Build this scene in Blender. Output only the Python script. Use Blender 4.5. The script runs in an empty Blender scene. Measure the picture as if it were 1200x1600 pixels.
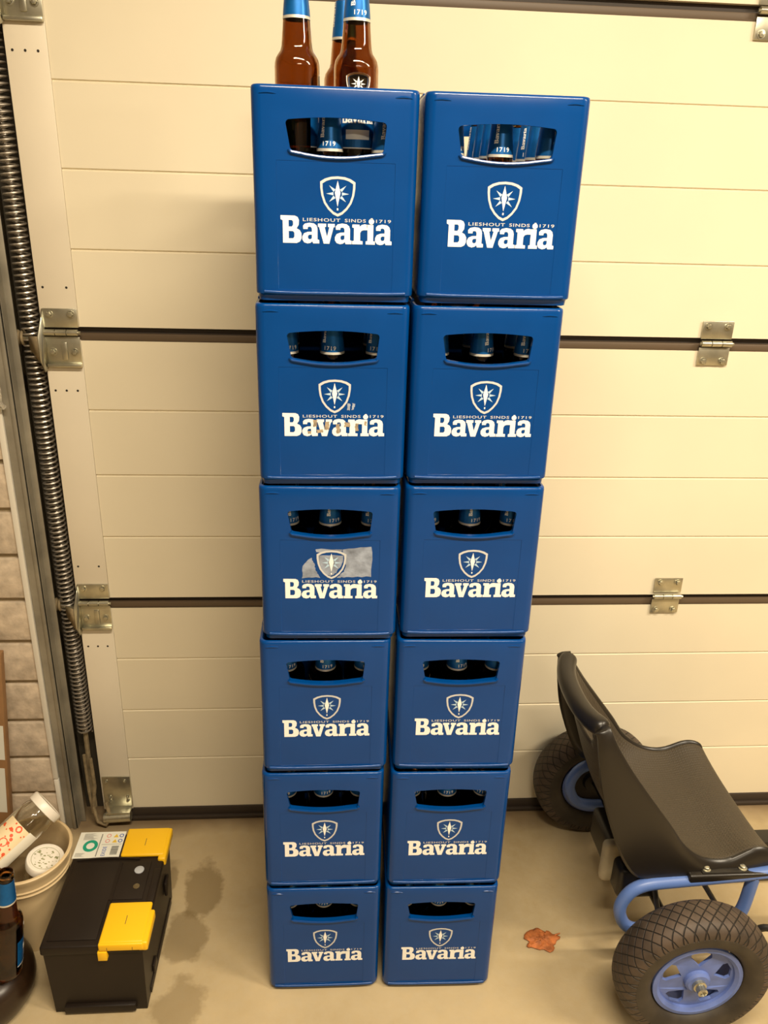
import bpy, bmesh, math, random
from mathutils import Vector, Matrix, geometry
random.seed(7)
PI = math.pi
sc = bpy.context.scene
C = sc.collection

# ------------------------------------------------------------------ camera, world, lights, exposure
cd = bpy.data.cameras.new('camera'); cam = bpy.data.objects.new('camera', cd); C.objects.link(cam)
cam.location = (-0.0081, -1.6460, 1.5176)
cam.rotation_euler = (math.radians(67.96), math.radians(-1.6377), math.radians(-3.7656))
cd.sensor_fit = 'HORIZONTAL'; cd.sensor_width = 36; cd.lens = 36 * 1250.17 / 1200
cd.clip_start = 0.02
sc.camera = cam
w = bpy.data.worlds.new('world'); sc.world = w; w.use_nodes = True
w.node_tree.nodes['Background'].inputs[0].default_value = (1, .78, .5, 1)
w.node_tree.nodes['Background'].inputs[1].default_value = 0.02
WARM = (1.0, .86, .65)
def area(name, loc, sx, sy, power, rot=(0, 0, 0)):
    l = bpy.data.lights.new(name, 'AREA'); l.shape = 'RECTANGLE'; l.size = sx; l.size_y = sy
    l.energy = power; l.color = WARM
    o = bpy.data.objects.new(name, l); C.objects.link(o); o.location = loc; o.rotation_euler = rot
    return o
area('ceiling_tube_light', (.30, -1.45, 2.56), 1.2, .07, 68)
area('ceiling_tube_light', (2.30, -1.50, 2.56), 1.2, .07, 80)
area('ceiling_tube_light', (.60, -3.30, 2.56), 1.2, .07, 40)
sc.view_settings.view_transform = 'Standard'
sc.view_settings.look = 'None'
sc.view_settings.exposure = 0.0
sc.view_settings.gamma = 1.0
sc.view_settings.use_curve_mapping = False

# ------------------------------------------------------------------ materials
def lin(r, g, b):
    f = lambda c: (c / 255 / 12.92) if c / 255 <= .04045 else ((c / 255 + .055) / 1.055) ** 2.4
    return (f(r), f(g), f(b), 1)
def mat(name, col, rough=.5, metal=0., bump=0., bscale=50., var=0., vscale=5., spec=.5, trans=0., coat=0., ior=1.5):
    m = bpy.data.materials.new(name); m.use_nodes = True
    nt = m.node_tree; b = nt.nodes['Principled BSDF']
    b.inputs['Base Color'].default_value = col; b.inputs['Roughness'].default_value = rough
    b.inputs['Metallic'].default_value = metal; b.inputs['Specular IOR Level'].default_value = spec
    b.inputs['Transmission Weight'].default_value = trans; b.inputs['Coat Weight'].default_value = coat
    b.inputs['IOR'].default_value = ior
    tc = nt.nodes.new('ShaderNodeTexCoord')
    if bump:
        n = nt.nodes.new('ShaderNodeTexNoise'); n.inputs['Scale'].default_value = bscale; n.inputs['Detail'].default_value = 4
        nt.links.new(tc.outputs['Object'], n.inputs['Vector'])
        bp = nt.nodes.new('ShaderNodeBump'); bp.inputs['Strength'].default_value = bump; bp.inputs['Distance'].default_value = .002
        nt.links.new(n.outputs['Fac'], bp.inputs['Height']); nt.links.new(bp.outputs['Normal'], b.inputs['Normal'])
    if var:
        n = nt.nodes.new('ShaderNodeTexNoise'); n.inputs['Scale'].default_value = vscale; n.inputs['Detail'].default_value = 5
        nt.links.new(tc.outputs['Object'], n.inputs['Vector'])
        mr = nt.nodes.new('ShaderNodeMapRange'); mr.inputs[1].default_value = .3; mr.inputs[2].default_value = .7
        mr.inputs[3].default_value = 1 - var; mr.inputs[4].default_value = 1 + var * .4
        nt.links.new(n.outputs['Fac'], mr.inputs[0])
        mx = nt.nodes.new('ShaderNodeMix'); mx.data_type = 'RGBA'; mx.blend_type = 'MULTIPLY'; mx.inputs[0].default_value = 1
        mx.inputs[6].default_value = col; nt.links.new(mr.outputs[0], mx.inputs[7]); nt.links.new(mx.outputs[2], b.inputs['Base Color'])
    return m
def mx(nt, a, b, fac, bt='MIX'):
    n = nt.nodes.new('ShaderNodeMix'); n.data_type = 'RGBA'; n.blend_type = bt
    for s, v in ((0, fac), (6, a), (7, b)):
        if hasattr(v, 'is_linked'): nt.links.new(v, n.inputs[s])
        else: n.inputs[s].default_value = v
    return n.outputs[2]
def mth(nt, op, a, b=None, c=None, clamp=False):
    n = nt.nodes.new('ShaderNodeMath'); n.operation = op; n.use_clamp = clamp
    for i, v in enumerate((a, b, c)):
        if v is None: continue
        if hasattr(v, 'is_linked'): nt.links.new(v, n.inputs[i])
        else: n.inputs[i].default_value = v
    return n.outputs[0]
def noise(nt, vec, scale, detail=4, rough=.5):
    n = nt.nodes.new('ShaderNodeTexNoise'); n.inputs['Scale'].default_value = scale; n.inputs['Detail'].default_value = detail
    n.inputs['Roughness'].default_value = rough; nt.links.new(vec, n.inputs['Vector']); return n.outputs['Fac']
def ramp(nt, v, lo, hi):
    n = nt.nodes.new('ShaderNodeMapRange'); n.inputs[1].default_value = lo; n.inputs[2].default_value = hi
    nt.links.new(v, n.inputs[0]); return n.outputs[0]

M = {}
M['blue'] = mat('crate_blue_plastic', (.0002, .048, .215, 1), .20, bump=.04, bscale=30, spec=.35, var=.10, vscale=9)
M['white_print'] = mat('white_print', (.88, .88, .84, 1), .45)
M['silver_print'] = mat('silver_print', (.56, .57, .57, 1), .45)
M['pale_print'] = mat('pale_blue_print', (.42, .58, .72, 1), .45)
M['scuffed_print'] = mat('scuffed_print', (.80, .78, .72, 1), .6)
M['cream'] = mat('door_cream_paint', (.80, .72, .54, 1), .48, bump=.03, bscale=90, var=.05, vscale=3, spec=.35)
M['cap_cream'] = mat('end_cap_cream_paint', (.78, .70, .55, 1), .42, var=.05, vscale=6, spec=.35)
M['dark_seal'] = mat('dark_rubber_seal', (.035, .024, .016, 1), .6)
M['brown_steel'] = mat('brown_edge_steel', (.11, .075, .045, 1), .5)
M['hole'] = mat('punched_hole', (.02, .015, .01, 1), .8)
M['zinc'] = mat('zinc_plated_steel', (.60, .58, .46, 1), .32, metal=.9, bump=.1, bscale=60, var=.25, vscale=30)
M['galv'] = mat('galvanised_steel', (.38, .35, .28, 1), .5, metal=.5, bump=.08, bscale=40, var=.3, vscale=12)
M['spring'] = mat('spring_steel', (.52, .47, .40, 1), .4, metal=.8)
M['cavity_shade'] = mat('painted_cavity_shade', (.05, .04, .025, 1), .7)  # near-black colour stands in for shade in the track cavity
M['white_strip'] = mat('white_strip', (.80, .76, .66, 1), .5)
M['block'] = mat('sand_lime_block', (.64, .53, .40, 1), .9, bump=1.0, bscale=55, var=.28, vscale=40, spec=.1)
M['mortar'] = mat('mortar', (.33, .26, .16, 1), .95, bump=.8, bscale=120, var=.2, vscale=30, spec=.1)
M['plaster'] = mat('plain_wall', (.26, .22, .17, 1), .9)
M['ceiling'] = mat('plain_ceiling', (.45, .41, .34, 1), .9)
M['glass_amber'] = mat('amber_glass', (.42, .19, .055, 1), .04, trans=1.0, spec=.6, ior=1.5)
M['label_blue'] = mat('label_blue', (.006, .13, .42, 1), .33, metal=.5, var=.2, vscale=60)
M['label_navy'] = mat('label_navy', (.02, .04, .09, 1), .4)
M['label_silver'] = mat('label_silver', (.72, .68, .58, 1), .35, metal=.4)
M['black_plastic'] = mat('battery_black_plastic', (.014, .009, .006, 1), .45, spec=.3, bump=.05, bscale=20, var=.25, vscale=8)
M['black_gloss'] = mat('seat_black_plastic', (.014, .011, .008, 1), .33, spec=.5, bump=.06, bscale=30)
M['black_steel'] = mat('black_steel', (.012, .010, .008, 1), .4)
M['yellow'] = mat('yellow_plastic', (.90, .52, .008, 1), .4)
M['sticker'] = mat('sticker_paper', (.76, .76, .68, 1), .4)
M['print_black'] = mat('print_black', (.03, .03, .03, 1), .6)
M['print_green'] = mat('print_green', (.01, .32, .20, 1), .5)
M['print_red'] = mat('print_red', (.70, .12, .09, 1), .5)
M['print_navy'] = mat('print_blue', (.05, .12, .45, 1), .5)
M['print_yellow'] = mat('print_yellow', (.75, .50, .05, 1), .5)
M['grey_plug'] = mat('grey_plug', (.42, .44, .47, 1), .5)
M['eye'] = mat('round_indicator', (.10, .07, .03, 1), .2, coat=.5)
M['bucket'] = mat('beige_bucket_plastic', (.66, .50, .28, 1), .45, var=.1, vscale=10)
M['jar_glass'] = mat('jar_glass', (.95, .95, .90, 1), .03, trans=1.0, ior=1.45)
M['lid_white'] = mat('white_lid', (.82, .76, .66, 1), .35)
M['lid_print'] = mat('lid_print_green', (.30, .30, .14, 1), .5)
M['jar_label'] = mat('jar_label_cream', (.82, .66, .40, 1), .5)
M['jar_label_white'] = mat('jar_label_white', (.82, .78, .66, 1), .5)
M['jar_orange'] = mat('jar_label_orange', (.75, .10, .03, 1), .5)
M['tub'] = mat('dark_brown_tub', (.022, .011, .005, 1), .3)
M['board'] = mat('brown_board', (.32, .17, .07, 1), .6, var=.2, vscale=20)
M['clear'] = mat('clear_plastic', (.95, .93, .86, 1), .12, trans=.85, ior=1.3)
M['orange_scrap'] = mat('dried_orange_scrap', (.50, .15, .035, 1), .7, bump=1, bscale=90, var=.5, vscale=70)
M['kart_blue'] = mat('kart_blue_paint', (.10, .18, .46, 1), .38, var=.1, vscale=20)
M['rim_blue'] = mat('rim_blue_plastic', (.12, .18, .46, 1), .45, var=.2, vscale=25, bump=.1, bscale=40)
M['guard'] = mat('beige_guard_plastic', (.42, .36, .24, 1), .5, var=.2, vscale=20)
M['dust'] = mat('dusty_roller_steel', (.30, .23, .13, 1), .7, metal=.3, bump=1, bscale=60, var=.4, vscale=60)
M['residue'] = mat('torn_paper_residue', (.30, .34, .42, 1), .8, var=.55, vscale=45, bump=.4, bscale=120)

def floor_mat():
    m = bpy.data.materials.new('concrete_floor'); m.use_nodes = True; nt = m.node_tree; b = nt.nodes['Principled BSDF']
    geo = nt.nodes.new('ShaderNodeNewGeometry'); pos = geo.outputs['Position']
    n1 = ramp(nt, noise(nt, pos, 3.0, 6, .6), .35, .7); n2 = ramp(nt, noise(nt, pos, 45, 5, .6), .35, .7)
    col = mx(nt, (.50, .39, .225, 1), (.38, .29, .155, 1), n1)
    col = mx(nt, col, (.46, .38, .25, 1), mth(nt, 'MULTIPLY', n2, .35))
    sx = nt.nodes.new('ShaderNodeSeparateXYZ'); nt.links.new(pos, sx.inputs[0])
    X, Y = sx.outputs[0], sx.outputs[1]
    wob = noise(nt, pos, 14, 4, .6); wob2 = noise(nt, pos, 6, 3, .5)
    def spot(cx, cy, rx, ry, k):
        dx = mth(nt, 'DIVIDE', mth(nt, 'SUBTRACT', X, cx), rx); dy = mth(nt, 'DIVIDE', mth(nt, 'SUBTRACT', Y, cy), ry)
        d = mth(nt, 'SQRT', mth(nt, 'ADD', mth(nt, 'MULTIPLY', dx, dx), mth(nt, 'MULTIPLY', dy, dy)))
        d = mth(nt, 'ADD', d, mth(nt, 'MULTIPLY', mth(nt, 'SUBTRACT', wob, .5), 1.6))
        r = nt.nodes.new('ShaderNodeMapRange'); r.inputs[1].default_value = .95; r.inputs[2].default_value = .72; r.inputs[3].default_value = 0; r.inputs[4].default_value = k
        nt.links.new(d, r.inputs[0]); return r.outputs[0]
    for s in (spot(-.29, -.23, .045, .10, .62), spot(-.31, -.36, .055, .07, .55), spot(-.30, -.52, .06, .09, .45), spot(-.37, -.21, .016, .05, .5), spot(-.27, -.68, .10, .10, .3)):
        col = mx(nt, col, (.17, .115, .045, 1), s)
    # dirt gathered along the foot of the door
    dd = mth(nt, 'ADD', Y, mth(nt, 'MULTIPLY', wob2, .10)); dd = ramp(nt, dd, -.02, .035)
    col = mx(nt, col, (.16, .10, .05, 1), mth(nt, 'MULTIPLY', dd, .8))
    nt.links.new(col, b.inputs['Base Color']); b.inputs['Roughness'].default_value = .62; b.inputs['Specular IOR Level'].default_value = .35
    bp = nt.nodes.new('ShaderNodeBump'); bp.inputs['Strength'].default_value = .25; bp.inputs['Distance'].default_value = .002
    nt.links.new(noise(nt, pos, 60, 5, .6), bp.inputs['Height']); nt.links.new(bp.outputs[0], b.inputs['Normal'])
    return m
M['floor'] = floor_mat()

def tread_mat():
    m = bpy.data.materials.new('tyre_rubber'); m.use_nodes = True; nt = m.node_tree; b = nt.nodes['Principled BSDF']
    tc = nt.nodes.new('ShaderNodeTexCoord'); s = nt.nodes.new('ShaderNodeSeparateXYZ'); nt.links.new(tc.outputs['Object'], s.inputs[0])
    X, Y, Z = s.outputs
    ang = mth(nt, 'MULTIPLY', mth(nt, 'ARCTAN2', Z, X), 40 / (2 * PI)); yy = mth(nt, 'MULTIPLY', Y, 42.)
    def stripe(v):
        f = mth(nt, 'FRACT', v); f = mth(nt, 'ABSOLUTE', mth(nt, 'SUBTRACT', f, .5)); return ramp(nt, f, .48, .42)
    g = mth(nt, 'MULTIPLY', stripe(mth(nt, 'ADD', ang, yy)), stripe(mth(nt, 'SUBTRACT', ang, yy)))
    rad = mth(nt, 'SQRT', mth(nt, 'ADD', mth(nt, 'MULTIPLY', X, X), mth(nt, 'MULTIPLY', Z, Z)))
    zone = ramp(nt, rad, .1215, .1235)
    groove = mth(nt, 'MULTIPLY', mth(nt, 'SUBTRACT', 1, g), zone)
    dust = ramp(nt, noise(nt, tc.outputs['Object'], 22, 4), .35, .65)
    base = mx(nt, (.022, .017, .012, 1), (.046, .036, .024, 1), dust)
    top = mx(nt, (.035, .024, .016, 1), (.085, .058, .040, 1), dust)
    col = mx(nt, base, top, zone); col = mx(nt, col, (.008, .006, .005, 1), groove)
    nt.links.new(col, b.inputs['Base Color']); b.inputs['Roughness'].default_value = .6
    bp = nt.nodes.new('ShaderNodeBump'); bp.inputs['Strength'].default_value = 1; bp.inputs['Distance'].default_value = .003
    nt.links.new(mth(nt, 'SUBTRACT', 1, groove), bp.inputs['Height']); nt.links.new(bp.outputs[0], b.inputs['Normal'])
    return m
M['tyre'] = tread_mat()

def seat_mat():
    m = mat('seat_textured_plastic', (.050, .038, .024, 1), .48, spec=.5); nt = m.node_tree; b = nt.nodes['Principled BSDF']
    tc = nt.nodes.new('ShaderNodeTexCoord'); s = nt.nodes.new('ShaderNodeSeparateXYZ'); nt.links.new(tc.outputs['Object'], s.inputs[0])
    sx = mth(nt, 'SINE', mth(nt, 'MULTIPLY', mth(nt, 'ADD', s.outputs[0], s.outputs[1]), 520))
    sy = mth(nt, 'SINE', mth(nt, 'MULTIPLY', mth(nt, 'SUBTRACT', s.outputs[0], s.outputs[1]), 520))
    v = ramp(nt, mth(nt, 'MULTIPLY', sx, sy), .3, .8)
    bp = nt.nodes.new('ShaderNodeBump'); bp.inputs['Strength'].default_value = .5; bp.inputs['Distance'].default_value = .0012
    nt.links.new(v, bp.inputs['Height']); nt.links.new(bp.outputs[0], b.inputs['Normal'])
    return m
M['seat'] = seat_mat()

# ------------------------------------------------------------------ builders
class B:
    def __init__(s): s.bm = bmesh.new()
    def box(s, x0, x1, y0, y1, z0, z1, bevel=0, seg=2, mi=0, mtx=None):
        r = bmesh.ops.create_cube(s.bm, size=1); vs = r['verts']
        for v in vs:
            v.co = Vector(((x0 + x1) / 2 + v.co.x * (x1 - x0), (y0 + y1) / 2 + v.co.y * (y1 - y0), (z0 + z1) / 2 + v.co.z * (z1 - z0)))
        fs = set(f for v in vs for f in v.link_faces)
        for f in fs: f.material_index = mi
        if bevel:
            es = list(set(e for v in vs for e in v.link_edges))
            r = bmesh.ops.bevel(s.bm, geom=es, offset=bevel, segments=seg, affect='EDGES', profile=.5, clamp_overlap=True)
            vs = list(set(v for f in r['faces'] for v in f.verts) | set(v for v in vs if v.is_valid))
            for f in set(f for v in vs for f in v.link_faces): f.material_index = mi
        if mtx is not None:
            for v in vs: v.co = mtx @ v.co
        return s
    def rings(s, rs, cap0=True, cap1=True, close=True, mi=0, loop=False):
        vv = [[s.bm.verts.new(p) for p in r] for r in rs]
        n = len(vv[0]); m = len(vv)
        for i in range(m if loop else m - 1):
            a, b = vv[i], vv[(i + 1) % m]
            for j in range(n if close else n - 1):
                k = (j + 1) % n
                try: s.bm.faces.new((a[j], a[k], b[k], b[j])).material_index = mi
                except ValueError: pass
        if cap0 and not loop: s.bm.faces.new(list(reversed(vv[0]))).material_index = mi
        if cap1 and not loop: s.bm.faces.new(vv[-1]).material_index = mi
        return s
    def tube(s, pts, r, n=10, mi=0, closed=False, flat=1.0):
        pts = [Vector(p) for p in pts]; rs = []; up = None
        for i, p in enumerate(pts):
            if closed: t = pts[(i + 1) % len(pts)] - pts[i - 1]
            else: t = pts[min(i + 1, len(pts) - 1)] - pts[max(i - 1, 0)]
            t.normalize()
            if up is None:
                up = Vector((0, 0, 1)) if abs(t.z) < .9 else Vector((0, 1, 0))
            u = (up - t * up.dot(t)).normalized(); up = u; v = t.cross(u)
            rr = r[i] if isinstance(r, (list, tuple)) else r
            rs.append([p + u * math.cos(2 * PI * k / n) * rr + v * math.sin(2 * PI * k / n) * rr * flat for k in range(n)])
        return s.rings(rs, mi=mi, loop=closed)
    def lathe(s, prof, n=32, mtx=None, mi=0, cap0=False, cap1=False, loop=False):
        mtx = mtx or Matrix()
        return s.rings([[mtx @ Vector((r * math.cos(2 * PI * k / n), r * math.sin(2 * PI * k / n), z)) for k in range(n)] for r, z in prof], cap0, cap1, mi=mi, loop=loop)
    def poly(s, outer, holes=(), f=lambda x, y: Vector((x, 0, y)), mi=0):
        loops = [[Vector((x, y, 0)) for x, y in l] for l in [outer] + list(holes)]
        tris = geometry.tessellate_polygon(loops)
        vs = [s.bm.verts.new(f(p.x, p.y)) for l in loops for p in l]
        for t in tris:
            try: s.bm.faces.new([vs[i] for i in t]).material_index = mi
            except ValueError: pass
        return s
    def prism(s, outer, t, holes=(), f=lambda x, y, d: Vector((x, d, y)), mi=0):
        s.poly(outer, holes, lambda x, y: f(x, y, 0), mi); s.poly(outer, holes, lambda x, y: f(x, y, t), mi)
        for l in [outer] + list(holes):
            a = [s.bm.verts.new(f(x, y, 0)) for x, y in l]; b = [s.bm.verts.new(f(x, y, t)) for x, y in l]
            for i in range(len(l)):
                j = (i + 1) % len(l); s.bm.faces.new((a[i], a[j], b[j], b[i])).material_index = mi
        return s
    def raw(s, V, F, f=lambda p: p, mi=0):
        vs = [s.bm.verts.new(f(Vector(p))) for p in V]
        for q in F:
            try: s.bm.faces.new([vs[i] for i in q]).material_index = mi
            except ValueError: pass
        return s
    def build(s, name, mats, parent=None, smooth=True, ang=35, merge=True):
        if merge: bmesh.ops.remove_doubles(s.bm, verts=s.bm.verts, dist=1e-6)
        bmesh.ops.recalc_face_normals(s.bm, faces=s.bm.faces)
        me = bpy.data.meshes.new(name); s.bm.to_mesh(me); s.bm.free()
        for m in (mats if isinstance(mats, (list, tuple)) else [mats]): me.materials.append(m)
        if smooth:
            for p in me.polygons: p.use_smooth = True
            me.set_sharp_from_angle(angle=math.radians(ang))
        o = bpy.data.objects.new(name, me); C.objects.link(o)
        if parent: o.parent = parent
        return o
def tag(o, label=None, cat=None, group=None, kind=None):
    if label: o['label'] = label
    if cat: o['category'] = cat
    if group: o['group'] = group
    if kind: o['kind'] = kind
    return o
def empty(name, loc, rz=0.):
    o = bpy.data.objects.new(name, None); C.objects.link(o); o.location = loc; o.rotation_euler = (0, 0, rz); o.empty_display_size = .05
    return o
def copy_tree(o, parent=None):
    c = o.copy(); C.objects.link(c)
    if parent: c.parent = parent
    for ch in list(o.children): copy_tree(ch, c)
    return c
def text_geo(s, width, height, bold=0.):
    """flat text, baseline at y=0, x centred, scaled to width x height"""
    cu = bpy.data.curves.new('txt', 'FONT'); cu.body = s; cu.size = 1; cu.offset = bold; cu.resolution_u = 3; cu.space_character = 1.15
    o = bpy.data.objects.new('txt', cu); C.objects.link(o)
    dg = bpy.context.evaluated_depsgraph_get(); dg.update()
    me = o.evaluated_get(dg).to_mesh()
    V = [v.co.copy() for v in me.vertices]; F = [tuple(p.vertices) for p in me.polygons]
    o.evaluated_get(dg).to_mesh_clear(); bpy.data.objects.remove(o); bpy.data.curves.remove(cu)
    x0, x1 = min(v.x for v in V), max(v.x for v in V); y0, y1 = min(v.y for v in V), max(v.y for v in V)
    return [Vector(((v.x - x0) / (x1 - x0) * width - width / 2, (v.y - y0) / (y1 - y0) * height, 0)) for v in V], F

# ------------------------------------------------------------------ word mark and emblem outlines (flat print)
GA = [(8, 525), (6, 498), (22, 481), (60, 473), (100, 478), (122, 494), (130, 520), (130, 608), (145, 612), (145, 640), (92, 641), (86, 624), (70, 637), (45, 643), (15, 634), (0, 612), (0, 585), (14, 560), (45, 548), (82, 546), (82, 522), (74, 507), (57, 505), (46, 511), (46, 525)]
GAH = [(82, 570), (60, 570), (48, 580), (48, 598), (58, 608), (74, 606), (82, 596)]
GV = [(0, 478), (70, 478), (70, 503), (58, 506), (78, 585), (98, 506), (86, 503), (86, 478), (145, 478), (145, 503), (134, 507), (98, 641), (50, 641), (10, 507), (0, 503)]
GR = [(0, 478), (60, 478), (64, 496), (80, 481), (105, 474), (130, 478), (132, 522), (100, 522), (80, 528), (68, 545), (68, 611), (90, 614), (90, 640), (0, 640), (0, 614), (14, 611), (14, 507), (0, 503)]
GI = [(0, 478), (56, 478), (56, 611), (72, 614), (72, 640), (-8, 640), (-8, 614), (6, 611), (6, 507), (0, 503)]
GB = [(100, 418), (222, 419), (246, 430), (257, 455), (254, 492), (236, 521), (262, 534), (277, 560), (278, 600), (264, 628), (236, 641), (118, 641), (118, 458), (100, 450)]
GBH = [[(168, 455), (196, 455), (206, 466), (206, 492), (196, 508), (168, 508)], [(168, 544), (204, 544), (216, 556), (216, 590), (204, 604), (168, 604)]]
WORD = [(GB, GBH, 0), (GA, [GAH], 285), (GV, [], 419), (GA, [GAH], 566), (GR, [], 716), (GI, [], 842), (GA, [GAH], 915)]
def wordmark(b, f, mi=0, letters=WORD):
    for o, h, dx in letters:
        b.poly([(x + dx, y) for x, y in o], [[(x + dx, y) for x, y in q] for q in h], f, mi)
    b.poly([(880 + 24 * math.cos(a * PI / 8), 452 + 23 * math.sin(a * PI / 8)) for a in range(16)], [], f, mi)
    b.poly([(874, 424), (890, 424), (892, 434), (872, 434)], [], f, mi)
def shield_pts(k=1.0, cx=588, cy=250):
    half = [(0, -152), (60, -147), (110, -132), (150, -108), (149, -60), (140, 0), (118, 62), (82, 112), (40, 150), (0, 168)]
    pts = [(x, y) for x, y in half] + [(-x, y) for x, y in reversed(half[1:-1])]
    return [(cx + x * k, cy + y * k - (1 - k) * 0) for x, y in pts]
def shield(b, f, ring=0, star=1, rays=2):
    b.poly(shield_pts(1), [list(reversed(shield_pts(.865)))], f, ring)
    b.poly([(587, 132), (611, 228), (587, 338), (563, 228)], [], f, star)
    for a in (0, 180, 42, -42, 138, -138):
        c, s = math.cos(math.radians(a)), math.sin(math.radians(a))
        q = lambda r, t: (587 + c * r - s * t, 236 + s * r + c * t)
        b.poly([q(36, -13), q(98, 0), q(36, 13)], [], f, rays)
    b.poly([(581, 350), (593, 350), (593, 368), (581, 368)], [], f, star)

# ------------------------------------------------------------------ the setting
def plane(name, V, m, kind='structure'):
    b = B(); b.raw(V, [tuple(range(len(V)))]); o = b.build(name, m, smooth=False); o['kind'] = kind; return o
XL, XR, YB, ZT = -2.2, 3.4, -4.6, 2.62
b = B(); b.box(XL - .1, XR + .1, YB - .1, .3, -.12, 0); tag(b.build('floor', M['floor'], smooth=False), kind='structure')
b = B(); b.box(XL - .1, XR + .1, YB - .1, .3, ZT, ZT + .1); tag(b.build('ceiling', M['ceiling'], smooth=False), kind='structure')
b = B(); b.box(XR, XR + .1, YB, .3, 0, ZT); tag(b.build('wall_right', M['plaster'], smooth=False), kind='structure')
b = B(); b.box(XL - .1, XL, YB, .3, 0, ZT); tag(b.build('wall_left', M['plaster'], smooth=False), kind='structure')
b = B(); b.box(XL, XR, YB - .1, YB, 0, ZT); tag(b.build('wall_back', M['plaster'], smooth=False), kind='structure')
# wall around the door opening: block pier on the left, plain pier on the right and lintel
b = B()
b.box(XL, -.672, -.022, .2, 0, ZT, mi=1)
z = .0; k = 0
while z < ZT - .02:
    z1 = min(.107 + k * .1073, ZT) ; z0 = 0 if k == 0 else z + .011
    off = .11 if k % 2 else 0
    x = -.672
    first = True
    while x > XL:
        wdt = (.105 if k % 2 else .215) if first else .215
        x0 = max(x - wdt, XL)
        b.box(x0, x, -.03, -.018, z0, z1, bevel=.0022, seg=2, mi=0)
        x = x0 - .011; first = False
    z = z1; k += 1
tag(b.build('wall_front', [M['block'], M['mortar']], ang=50), kind='structure')
b = B(); b.box(1.92, XR, -.03, .2, 0, ZT); b.box(-.67, 1.92, .05, .2, 2.44, ZT); b.box(-.67, 1.92, .16, .2, 0, 2.44)
tag(b.build('trim_1', M['plaster'], smooth=False), kind='structure')
# white strip at the edge of the block pier
b = B(); b.box(-.6715, -.6595, -.036, -.004, .16, 2.44, bevel=.0015); b.box(-.671, -.660, -.035, -.004, .005, .157, bevel=.0015)
tag(b.build('trim_2', M['white_strip']), kind='structure')

# sectional door
SZ = [.034, .6253, 1.2318, 1.8325, 2.43]
GZ = [[.1881, .3315, .4757], [.7885, .9325, 1.0746], [1.391, 1.533, 1.679], [1.99, 2.13, 2.28]]
XD0, XD1 = -.571, 1.90
door = empty('sectional_garage_door', ((XD0 + XD1) / 2, 0, 0))
door['label'] = 'cream sectional garage door with grooved horizontal panels behind the crates'; door['category'] = 'garage door'
def under(o, parent):
    o.parent = parent; o.matrix_parent_inverse = Matrix.Translation(parent.location).inverted() if parent.rotation_euler.z == 0 else (Matrix.Translation(parent.location) @ Matrix.Rotation(parent.rotation_euler.z, 4, 'Z')).inverted()
    return o
def groove_profile(z0, z1, gs):
    P = [(.0, z0)]
    for g in gs: P += [(0, g - .0028), (.0035, g - .0008), (.0035, g + .0008), (0, g + .0028)]
    P += [(0, z1)]
    return P
for i in range(4):
    z0 = SZ[i] + (.0 if i == 0 else .0)
    z1 = SZ[i + 1] - .0270 + (.0135) - .0
    z0 = SZ[i] + (.0135 if i else 0)
    z1 = SZ[i + 1] - .0135
    b = B()
    prof = groove_profile(z0, z1, GZ[i])
    xs = (-.498, XD1 - .07)
    b.rings([[Vector((x, y, z)) for y, z in prof] for x in xs], False, False, close=False)
    b.box(-.498, XD1 - .07, .006, .045, z0, z1)
    b.rings([[Vector((x, y, z)) for y, z in ((0, z0), (.01, z0 - .0005), (.02, z0))] for x in xs], False, False, close=False)
    pn = under(b.build('door_panel', M['cream'], ang=20), door)
    # end caps with punched holes
    for xa, xb in ((XD0, -.4985), (XD1 - .0705, XD1)):
        c = B(); c.box(xa, xb, -.0022, .045, z0 - .001, z1 + .001, bevel=.001)
        under(c.build('end_cap', M['cap_cream']), door)
        h = B()
        xo = xa + .012
        pts = []
        up = {1: .7185, 2: 1.3205, 0: None, 3: None}[i]; lo = {0: .5128, 1: 1.1165, 2: 1.7235, 3: 2.33}[i]
        if up: pts += [(xo, up), (xo + .045, up)]
        pts += [(xo, lo), (xo + .022, lo), (xo + .044, lo)]
        for xx, zz in pts:
            h.lathe([(.0001, 0), (.0024, 0)], 10, Matrix.Translation((xx, -.0026, zz)) @ Matrix.Rotation(PI / 2, 4, 'X'))
        ho = under(h.build('punched_hole', M['hole'], smooth=False), door)
for s in (1, 2, 3):
    b = B(); b.box(XD0 + .004, XD1 - .004, .012, .03, SZ[s] - .014, SZ[s] + .014, mi=0)
    b.box(XD0 + .004, XD1 - .004, .002, .012, SZ[s] - .0145, SZ[s] + .001, mi=1, bevel=.002)
    under(b.build('joint_seal', [M['dark_seal'], M['brown_steel']]), door)
b = B(); b.box(XD0 + .03, XD1, -.004, .03, .001, .035, bevel=.004); b.box(XD0 + .03, XD1, -.012, .0, .001, .012, bevel=.003)
under(b.build('bottom_seal', M['dark_seal']), door)

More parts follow.
